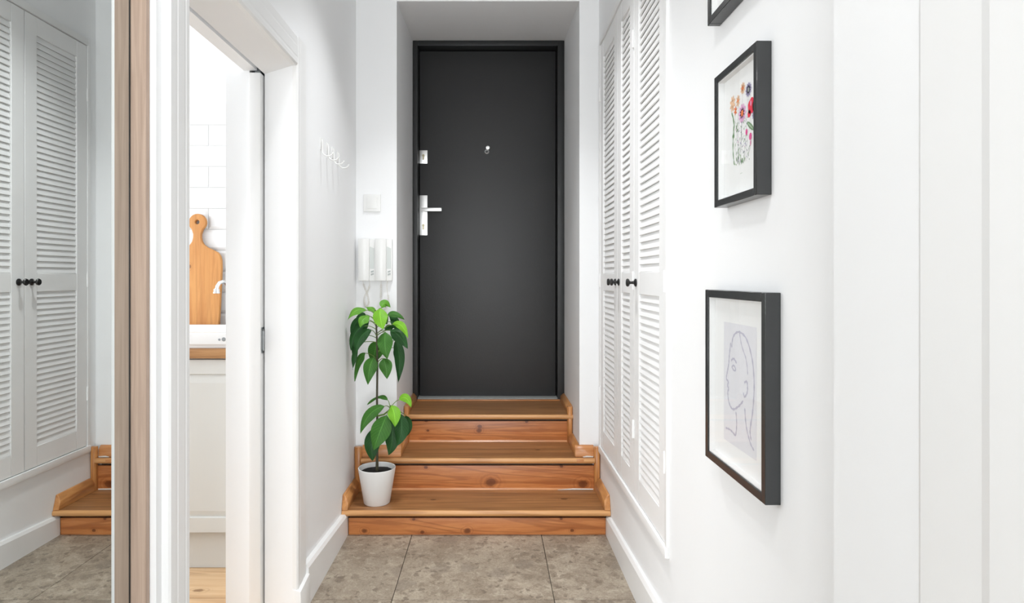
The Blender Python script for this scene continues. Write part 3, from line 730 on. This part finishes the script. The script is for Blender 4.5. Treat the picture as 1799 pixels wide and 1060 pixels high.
# intercoms
def intercom(x, label, kind):
    t = thing('intercom', label, 'intercom', (x, YB, 1.186), 'pair of white intercom handsets')
    w, hgt = 0.0425, 0.214
    b = MB(); b.box(-w, w, -0.026, 0, 0.0, hgt); b.build('base', M['plastic'], t, bevel=0.003)
    # handset: rounded bar on the left two thirds
    b = MB(); x0, x1 = -w+0.001, 0.0135; pr = []
    for k in range(9):
        u = k/8; pr.append((x0+(x1-x0)*u, -0.040-0.008*math.sin(PI*u)))
    b.prism(pr+[(x1, -0.024), (x0, -0.024)], 'z', 0.001, hgt+0.001); b.build('handset', M['plastic'], t, bevel=0.002, smooth=True)
    # label strip with slanted top, and the two buttons
    b = MB(); b.prism([(0.0155, 0.062), (0.0375, 0.062), (0.0375, 0.166), (0.0155, 0.176)], 'y', -0.0275, -0.025); st = b.build('label_strip', M['plastic_grey'], t)
    for zz in (0.028, 0.042):
        b = MB(); b.prism([(0.021, zz), (0.035, zz+0.004), (0.035, zz+0.012), (0.021, zz+0.008)], 'y', -0.029, -0.0255); b.build('button', M['button'], t)
    # coiled cord hanging in a loop
    if kind == 0: P = [(-0.021, -0.022, 0.0), (-0.016, -0.024, -0.022), (-0.004, -0.026, -0.050), (0.006, -0.028, -0.082), (0.010, -0.030, -0.112), (0.0, -0.034, -0.130), (-0.011, -0.036, -0.112), (-0.010, -0.036, -0.084), (0.004, -0.034, -0.055), (0.014, -0.030, -0.028), (0.013, -0.022, -0.0)]
    else: P = [(-0.014, -0.022, 0.0), (-0.014, -0.024, -0.025), (-0.014, -0.026, -0.060), (-0.015, -0.027, -0.092), (-0.010, -0.030, -0.135), (0.006, -0.032, -0.145), (0.020, -0.030, -0.118), (0.024, -0.028, -0.085), (0.018, -0.026, -0.052), (0.016, -0.024, -0.020), (0.020, -0.022, 0.0)]
    P = [Vector(p) for p in P]
    def cr(i, u):
        a, b_, c, d = P[max(i-1, 0)], P[i], P[i+1], P[min(i+2, len(P)-1)]
        return 0.5*((2*b_)+(c-a)*u+(2*a-5*b_+4*c-d)*u*u+(3*b_-a-3*c+d)*u**3)
    N = 560; pts = []
    for k in range(N+1):
        s = k/N*(len(P)-1); i = min(int(s), len(P)-2); p = cr(i, s-i); q = cr(i, min(1, s-i+0.02)) - cr(i, max(0, s-i-0.02))
        tn = q.normalized(); e1 = tn.cross(Vector((0, 1, 0))).normalized(); e2 = tn.cross(e1)
        u = k/N; amp = 0.0048*min(1, max(0, (u-0.06)/0.03))*min(1, max(0, (0.93-u)/0.03))
        if kind == 1: amp *= (0.15 if (0.28 < u < 0.42 or u > 0.74) else 1.0)
        a = 2*PI*k/12.5; pts.append(p+e1*(amp*math.cos(a))+e2*(amp*math.sin(a)))
    b = MB(); b.tube(pts, 0.00095, 4); b.build('coiled_cord', M['cord'], t, smooth=True)
intercom(-0.6315, 'white intercom handset next to the left wall, its cord crossing over itself', 0)
intercom(-0.5455, 'white intercom handset next to the door niche', 1)

# picture frames on the right wall
FT = 0.0305
def lines_mesh(mb, polyline, w, z):
    """flat ribbon in the (u, v) picture plane, u to the right, v up"""
    pts = [Vector((p[0], p[1])) for p in polyline]
    L, R = [], []
    for i, p in enumerate(pts):
        t = (pts[min(i+1, len(pts)-1)]-pts[max(i-1, 0)]).normalized(); nrm = Vector((-t.y, t.x))
        ww = w*(0.75+0.35*math.sin(2.1*i+w*900))
        L.append(p+nrm*ww/2); R.append(p-nrm*ww/2)
    n = len(pts)
    mb.add([(-z, -p.x, p.y) for p in L]+[(-z, -p.x, p.y) for p in R], [(i, i+1, n+i+1, n+i) for i in range(n-1)])
def disc(mb, u, v, ru, rv, z, n=14, rot=0.0, wob=0.0):
    vs = []
    for k in range(n):
        a = 2*PI*k/n; q = 1+wob*math.sin(a*5+u*90)
        x, y = ru*math.cos(a)*q, rv*math.sin(a)*q
        vs.append((-z, -(u+x*math.cos(rot)-y*math.sin(rot)), v+x*math.sin(rot)+y*math.cos(rot)))
    mb.add(vs, [tuple(range(n))])
def smooth_line(pts, n=6):
    P = [Vector(p) for p in pts]; out = []
    for i in range(len(P)-1):
        a, b_, c, d = P[max(i-1, 0)], P[i], P[i+1], P[min(i+2, len(P)-1)]
        for k in range(n):
            u = k/n; out.append(0.5*((2*b_)+(c-a)*u+(2*a-5*b_+4*c-d)*u*u+(3*b_-a-3*c+d)*u**3))
    out.append(P[-1]); return [(p[0], p[1]) for p in out]
def picture(label, yfar, w, z0, h, fw):
    """origin: lower far corner on the wall; local -y runs to the viewer's right"""
    t = thing('framed_picture', label, 'picture', (XR, yfar, z0), 'black framed pictures on the right wall')
    for y0, y1, za, zb in ((-fw, 0, 0, h), (-w, -w+fw, 0, h), (-w+fw, -fw, 0, fw), (-w+fw, -fw, h-fw, h)):
        b = MB(); b.box(-FT, -0.0003, y0, y1, za, zb); b.build('frame_rail', M['black_frame'], t, bevel=0.001, seg=1)
    b = MB()   # white inner box
    q = 0.0025; d0 = -0.0135
    b.box(-FT+0.004, d0, -fw-q, -fw, fw, h-fw); b.box(-FT+0.004, d0, -w+fw, -w+fw+q, fw, h-fw)
    b.box(-FT+0.004, d0, -w+fw+q, -fw-q, fw, fw+q); b.box(-FT+0.004, d0, -w+fw+q, -fw-q, h-fw-q, h-fw)
    b.build('inner_spacer', M['paper'], t)
    b = MB(); b.box(d0, d0+0.002, -w+fw, -fw, fw, h-fw); pp = b.build('print', M['paper'], t)
    b = MB(); b.box(-FT+0.002, -FT+0.0035, -w+fw, -fw, fw, h-fw); b.build('glass', M['glass'], t)
    return t, pp, -d0
W3, H3 = 0.336, 0.408
t3, pp3, zp = picture('black framed pale lilac line drawing of a face, lowest of the pictures', 1.539, W3, 0.764, H3, 0.018)
b = MB(); z = zp+0.0002
b.add([(-z, -0.078, 0.062), (-z, -0.258, 0.062), (-z, -0.258, 0.335), (-z, -0.078, 0.335)], [(0, 1, 2, 3)])
M['lilac_field'] = flat('pale_lilac_print', (0.77, 0.765, 0.80)); b.build('print_field', M['lilac_field'], pp3)
M['lilac'] = flat('lilac_ink', (0.52, 0.505, 0.60))
b = MB(); z = zp+0.0004
for ln, lw in (([(0.125, 0.280), (0.135, 0.305), (0.165, 0.318), (0.205, 0.308), (0.235, 0.270), (0.246, 0.220), (0.240, 0.165), (0.226, 0.118), (0.232, 0.098)], 0.0048),
               ([(0.120, 0.290), (0.112, 0.262), (0.108, 0.240), (0.100, 0.222), (0.094, 0.205), (0.106, 0.199), (0.101, 0.190), (0.108, 0.183), (0.102, 0.174), (0.110, 0.152), (0.132, 0.142), (0.165, 0.155), (0.190, 0.172)], 0.0048),
               ([(0.122, 0.250), (0.138, 0.256), (0.154, 0.248)], 0.005), ([(0.126, 0.236), (0.138, 0.241), (0.150, 0.233), (0.138, 0.230), (0.126, 0.236)], 0.0038),
               ([(0.196, 0.212), (0.210, 0.216), (0.212, 0.196), (0.198, 0.182), (0.190, 0.190)], 0.0048),
               ([(0.150, 0.140), (0.154, 0.112), (0.148, 0.086)], 0.0042), ([(0.198, 0.158), (0.206, 0.122), (0.226, 0.092), (0.246, 0.080)], 0.0046), ([(0.090, 0.090), (0.118, 0.092), (0.148, 0.086)], 0.0045),
               ([(0.170, 0.316), (0.182, 0.290), (0.206, 0.262), (0.214, 0.232)], 0.0035)):
    lines_mesh(b, smooth_line(ln), lw*1.3, z)
b.build('line_drawing', M['lilac'], pp3)
W2, H2 = 0.235, 0.3055
t2, pp2, zp = picture('small black framed print of a colourful wildflower bouquet', 1.477, W2, 1.3655, H2, 0.0155)
inks = [('ink_orange', (0.85, 0.20, 0.06)), ('ink_violet', (0.36, 0.33, 0.50)), ('ink_red', (0.80, 0.02, 0.06)), ('ink_peach', (0.85, 0.55, 0.36)), ('ink_pink', (0.78, 0.42, 0.66)), ('ink_green', (0.17, 0.30, 0.15)), ('ink_magenta', (0.75, 0.08, 0.30)), ('ink_grey', (0.28, 0.30, 0.30)), ('ink_pale_green', (0.42, 0.52, 0.38))]
IM = [flat(n, c) for n, c in inks]
b = MB(); lay = zp+0.0002
def flower(u, v, r, ink, n=8, core=None, squash=1.0):
    global lay
    b.cur = ink; lay += 0.00002
    for k in range(n):
        a = 2*PI*k/n+u*40; disc(b, u+math.cos(a)*r*0.55, v+math.sin(a)*r*0.55*squash, r*0.5, r*0.24, lay, 10, a, 0.05)
    if core is not None: b.cur = core; disc(b, u, v, r*0.34, r*0.34, lay+0.00002, 10)
def stem(pts, ink=7, w=0.0011):
    b.cur = ink; lines_mesh(b, smooth_line(pts, 5), w, zp+0.00015)
stem([(0.126, 0.236), (0.120, 0.19), (0.117, 0.14), (0.112, 0.086)]); stem([(0.156, 0.222), (0.146, 0.17), (0.138, 0.12), (0.130, 0.084)])
stem([(0.169, 0.182), (0.156, 0.14), (0.142, 0.10), (0.136, 0.084)]); stem([(0.099, 0.218), (0.100, 0.16), (0.098, 0.11), (0.096, 0.086)])
stem([(0.123, 0.186), (0.118, 0.14), (0.112, 0.086)]); stem([(0.145, 0.14), (0.136, 0.11), (0.128, 0.086)]); stem([(0.166, 0.125), (0.152, 0.10), (0.141, 0.084)]); stem([(0.181, 0.14), (0.165, 0.11), (0.15, 0.088)])
stem([(0.063, 0.208), (0.075, 0.182), (0.072, 0.155), (0.071, 0.12), (0.078, 0.088)], 5, 0.0055); stem([(0.067, 0.205), (0.079, 0.18), (0.076, 0.15)], 8, 0.003)
rnd = random.Random(3)
for k in range(70):
    u = 0.078+rnd.random()*0.085; v = 0.083+rnd.random()*0.095
    b.cur = rnd.choice([7, 7, 5, 8, 8, 4, 1]); disc(b, u, v, 0.0012+rnd.random()*0.0028, 0.0008+rnd.random()*0.001, zp+0.00022+k*0.000002, 8, rnd.random()*3)
for k in range(26):
    u = 0.075+rnd.random()*0.095; v = 0.10+rnd.random()*0.10
    stem([(u, v), (u+rnd.uniform(-.008, .008), v+0.012), (u+rnd.uniform(-.012, .012), v+0.024)], rnd.choice([7, 8, 7]), 0.0007)
for k in range(16):
    u = 0.088+rnd.random()*0.05; b.cur = rnd.choice([5, 8, 7]); disc(b, u, 0.086+rnd.random()*0.025, 0.0055, 0.002, zp+0.0004+k*0.000003, 8, rnd.uniform(-1, 1)+1.2)
lay = zp+0.0005
flower(0.126, 0.244, 0.0125, 3, 9, 0); flower(0.156, 0.232, 0.015, 1, 12, 7); flower(0.069, 0.226, 0.0155, 3, 8, 3, 1.3); flower(0.100, 0.224, 0.011, 3, 8, 0, 1.3)
flower(0.086, 0.206, 0.0085, 0, 6, 0, 1.4); flower(0.123, 0.191, 0.020, 4, 10, 0); flower(0.184, 0.172, 0.010, 1, 9, 1)
b.cur = 2; disc(b, 0.171, 0.194, 0.0175, 0.0165, lay+0.0001, 16, 0.4, 0.08); disc(b, 0.160, 0.180, 0.008, 0.008, lay+0.0001, 12); disc(b, 0.186, 0.190, 0.010, 0.013, lay+0.0001, 12)
b.cur = 4; disc(b, 0.1685, 0.2, 0.0028, 0.006, lay+0.00015, 10)
b.cur = 6; disc(b, 0.146, 0.145, 0.0055, 0.0068, lay, 10); disc(b, 0.166, 0.131, 0.0068, 0.008, lay, 10); disc(b, 0.167, 0.117, 0.002, 0.006, lay, 8)
b.cur = 5; disc(b, 0.166, 0.153, 0.021, 0.0055, lay, 12, -0.6); b.cur = 8; disc(b, 0.166, 0.153, 0.016, 0.002, lay+0.00003, 10, -0.6)
b.cur = 5; disc(b, 0.074, 0.152, 0.006, 0.0045, lay, 10); disc(b, 0.092, 0.168, 0.006, 0.0022, lay, 10, 1.0); disc(b, 0.096, 0.160, 0.006, 0.002, lay, 10, 0.4)
b.cur = 7; b.cur = 8; lines_mesh(b, [(0.112, 0.062), (0.118, 0.0625), (0.124, 0.062)], 0.0012, zp+0.0003)
b.build('flower_print', IM, pp2)
W1, H1 = 0.30, 0.40
picture('black framed white picture hung highest, above the wildflower print', 1.523, W1, 1.812, H1, 0.0165)

# ------------------------------------------------------------------ potted plant on the first step
plant = thing('potted_plant', 'leafy green plant in a white pot on the first step', 'potted plant', (-0.546, 3.012, Z1))
b = MB(); b.lathe([(0.0, 0.0), (0.058, 0.0), (0.0625, 0.004), (0.0885, 0.164), (0.0890, 0.169), (0.0875, 0.171), (0.0845, 0.170), (0.0835, 0.166), (0.0800, 0.145), (0.0, 0.145)], 'z', (0, 0, 0), 40, False)
b.build('pot', M['pot'], plant, smooth=True)
b = MB(); n = 24; rs = random.Random(5)
prof = [(0.0, 0.152), (0.025, 0.153), (0.05, 0.1505), (0.07, 0.151), (0.0805, 0.1485)]
vs_, fs_ = [], []
for i, (r, z) in enumerate(prof):
    for k in range(n): vs_.append((r*math.cos(2*PI*k/n), r*math.sin(2*PI*k/n), z+rs.uniform(-.0015, .0015)))
for i in range(len(prof)-1):
    for k in range(n): fs_.append((i*n+k, i*n+(k+1) % n, (i+1)*n+(k+1) % n, (i+1)*n+k))
b.add(vs_, fs_); b.build('soil', M['soil'], plant, smooth=True)
stem_pts = [(0.0, 0, 0.148), (0.001, 0, 0.22), (0.002, 0, 0.35), (0.0, 0, 0.50), (0.002, 0, 0.65), (0.0, 0, 0.78), (-0.004, 0, 0.87), (-0.008, 0, 0.925)]
b = MB(); b.tube(stem_pts, [0.0075, 0.006, 0.0052, 0.005, 0.0048, 0.0044, 0.004, 0.003], 10); b.build('stem', M['stem'], plant, smooth=True)
branch = [(0.0, 0.0, 0.415), (0.035, -0.008, 0.425), (0.063, -0.012, 0.448), (0.068, -0.012, 0.47)]
b = MB(); b.tube(branch, [0.0042, 0.004, 0.0036, 0.003], 8); b.build('branch', M['petiole'], plant, smooth=True)

def make_leaf(A, Bm, C, w, col, ya, yb, yc, roll=0.0, root=None):
    """A base, Bm middle, C tip in the (x, z) plane of the plant with depths ya, yb, yc (negative = towards the room)"""
    a = Vector((A[0], ya, A[1])); m = Vector((Bm[0], yb, Bm[1])); c = Vector((C[0], yc, C[1]))
    ctl = m+(m-(a+c)/2)*0.55
    n, k = 12, 6; vs, fs, uvs = [], [], []
    rl = random.Random(int((A[0]+2)*1e4)+int(C[1]*1e4))
    wav = rl.uniform(0, 6)
    for i in range(n+1):
        t = i/n
        p = a*(1-t)**2+ctl*2*t*(1-t)+c*t*t
        tan = ((ctl-a)*(1-t)+(c-ctl)*t).normalized()
        face = Vector((0.05, -1.0, 0.55))               # blades turn their face to the light
        lat = tan.cross(face).normalized()
        nrm = lat.cross(tan).normalized()
        if roll: 
            q = Matrix.Rotation(roll, 3, tan); lat = q @ lat; nrm = q @ nrm
        prof = (math.sin(PI*min(1, t**0.80))**0.85)*(1-0.12*t) if t < 1 else 0
        if t == 0: prof = 0.06
        hw = w*0.5*max(prof, 0.012)*1.28
        for j in range(k+1):
            s = j/k*2-1
            fold = abs(s)**1.2*hw*0.30 - (1-abs(s))*0.0
            rip = 0.0035*math.sin(t*9+wav+s*1.5)*abs(s)
            v = p+lat*(s*hw)-nrm*(fold*0.8)+nrm*rip
            # keep blades off the left wall
            v.x = max(v.x, XL+0.546+0.004)
            vs.append(v); uvs.append((t, j/k))
    for i in range(n):
        for j in range(k):
            o = i*(k+1)+j; fs.append((o, o+1, o+k+2, o+k+1))
    me = bpy.data.meshes.new('leaf'); me.from_pydata([tuple(v) for v in vs], [], fs); me.materials.append(LEAF[col])
    ul = me.uv_layers.new(name='UVMap')
    for lp in me.loops: ul.data[lp.index].uv = uvs[lp.vertex_index]
    for p in me.polygons: p.use_smooth = True
    lf = link('leaf', me, plant)
    # petiole from the stem to the blade
    r0 = Vector(root)
    mid = (r0+a)/2+Vector((0, 0, 0.014))
    pts = [r0*(1-u)**2+mid*2*u*(1-u)+a*u*u for u in [q/6 for q in range(7)]]
    q = MB(); q.tube(pts, [0.0022, 0.002, 0.0019, 0.0018, 0.0017, 0.0016, 0.0015], 6); q.build('petiole', M['petiole'], lf, smooth=True)

def up(z): return (-0.002 if z < 0.85 else -0.006, 0, z)
UPPER = [
 ((-0.049, 0.924), (-0.095, 0.930), (-0.130, 0.880), 0.036, 2, -0.01, -0.03, -0.05, 0.25, 0.90),
 ((-0.009, 0.908), (-0.030, 0.932), (-0.068, 0.938), 0.030, 2, 0.01, 0.03, 0.05, 0.5, 0.89),
 ((0.018, 0.935), (0.030, 0.962), (0.057, 0.935), 0.034, 2, 0.02, 0.04, 0.05, 0.3, 0.90),
 ((0.020, 0.935), (0.024, 0.892), (0.042, 0.838), 0.058, 3, -0.02, -0.055, -0.075, 0.0, 0.90),
 ((0.049, 0.898), (0.086, 0.908), (0.128, 0.876), 0.026, 1, 0.01, 0.02, 0.03, 0.2, 0.87),
 ((0.081, 0.858), (0.126, 0.862), (0.159, 0.796), 0.032, 3, -0.03, -0.055, -0.075, 0.15, 0.81),
 ((-0.030, 0.896), (-0.056, 0.886), (-0.063, 0.847), 0.040, 2, -0.03, -0.06, -0.08, 0.0, 0.87),
 ((-0.058, 0.901), (-0.096, 0.893), (-0.104, 0.840), 0.030, 0, 0.02, 0.035, 0.045, 0.0, 0.87),
 ((-0.077, 0.882), (-0.114, 0.860), (-0.125, 0.785), 0.036, 0, 0.015, 0.02, 0.025, 0.0, 0.86),
 ((-0.058, 0.849), (-0.106, 0.818), (-0.118, 0.733), 0.040, 0, -0.01, -0.02, -0.03, 0.0, 0.83),
 ((-0.019, 0.831), (-0.070, 0.806), (-0.086, 0.720), 0.046, 0, -0.04, -0.065, -0.075, 0.0, 0.80),
 ((-0.058, 0.715), (-0.097, 0.680), (-0.114, 0.576), 0.032, 1, 0.02, 0.03, 0.035, 0.2, 0.69),
 ((-0.095, 0.762), (-0.108, 0.715), (-0.114, 0.640), 0.026, 0, 0.0, -0.005, -0.01, 0.3, 0.77),
 ((-0.007, 0.766), (-0.021, 0.715), (-0.035, 0.655), 0.064, 1, 0.035, 0.055, 0.06, 0.0, 0.75),
 ((-0.010, 0.700), (-0.029, 0.655), (-0.035, 0.573), 0.056, 1, -0.025, -0.04, -0.045, 0.0, 0.68),
 ((0.049, 0.822), (0.048, 0.771), (0.063, 0.699), 0.060, 1, -0.045, -0.07, -0.08, 0.0, 0.80),
 ((0.067, 0.831), (0.113, 0.805), (0.153, 0.743), 0.050, 0, -0.01, -0.03, -0.04, 0.0, 0.80),
 ((0.088, 0.780), (0.106, 0.696), (0.097, 0.569), 0.044, 0, 0.02, 0.03, 0.03, 0.15, 0.72),
 ((0.036, 0.696), (0.050, 0.659), (0.056, 0.601), 0.052, 1, -0.03, -0.04, -0.045, 0.0, 0.665),
 ((0.053, 0.891), (0.085, 0.872), (0.100, 0.838), 0.032, 0, 0.03, 0.05, 0.06, 0.0, 0.87),
 ((0.036, 0.824), (0.053, 0.840), (0.076, 0.838), 0.030, 0, 0.03, 0.05, 0.06, 0.0, 0.81)]
UPPER += [
 ((-0.040, 0.870), (-0.082, 0.840), (-0.098, 0.765), 0.040, 0, 0.01, 0.015, 0.02, 0.1, 0.85),
 ((0.060, 0.868), (0.098, 0.850), (0.122, 0.800), 0.034, 0, 0.02, 0.03, 0.03, 0.1, 0.84),
 ((-0.072, 0.800), (-0.108, 0.765), (-0.120, 0.690), 0.034, 0, 0.02, 0.02, 0.02, 0.1, 0.79),
 ((0.080, 0.740), (0.100, 0.690), (0.103, 0.620), 0.036, 0, 0.035, 0.045, 0.045, 0.2, 0.72),
 ((0.012, 0.905), (0.028, 0.880), (0.036, 0.850), 0.036, 1, 0.04, 0.06, 0.07, 0.0, 0.88)]
for A, B_, C, w, col, ya, yb, yc, roll, rz in UPPER: make_leaf(A, B_, C, w, col, ya, yb, yc, roll, up(rz))
BR = (0.066, -0.012, 0.455)
LOWER = [
 ((0.052, 0.490), (0.010, 0.515), (-0.048, 0.468), 0.022, 1, 0.005, 0.01, 0.01, 0.5, BR),
 ((0.040, 0.468), (-0.030, 0.440), (-0.068, 0.344), 0.046, 1, -0.03, -0.05, -0.06, 0.0, BR),
 ((0.055, 0.430), (0.027, 0.358), (0.001, 0.276), 0.078, 1, -0.05, -0.085, -0.095, 0.0, BR),
 ((-0.010, 0.362), (-0.018, 0.284), (-0.011, 0.214), 0.062, 0, -0.02, -0.045, -0.05, 0.0, (0.001, 0, 0.39)),
 ((0.074, 0.412), (0.082, 0.315), (0.063, 0.239), 0.064, 0, -0.02, -0.035, -0.04, 0.0, BR),
 ((0.115, 0.432), (0.130, 0.355), (0.103, 0.288), 0.056, 0, -0.03, -0.055, -0.065, 0.0, BR),
 ((0.076, 0.474), (0.098, 0.440), (0.101, 0.386), 0.050, 3, -0.045, -0.08, -0.095, 0.0, BR),
 ((0.108, 0.497), (0.144, 0.512), (0.168, 0.463), 0.034, 3, -0.015, -0.02, -0.03, 0.2, BR),
 ((0.138, 0.415), (0.148, 0.358), (0.139, 0.313), 0.036, 0, 0.01, 0.02, 0.02, 0.0, BR)]
for A, B_, C, w, col, ya, yb, yc, roll, root in LOWER: make_leaf(A, B_, C, w, col, ya, yb, yc, roll, root)
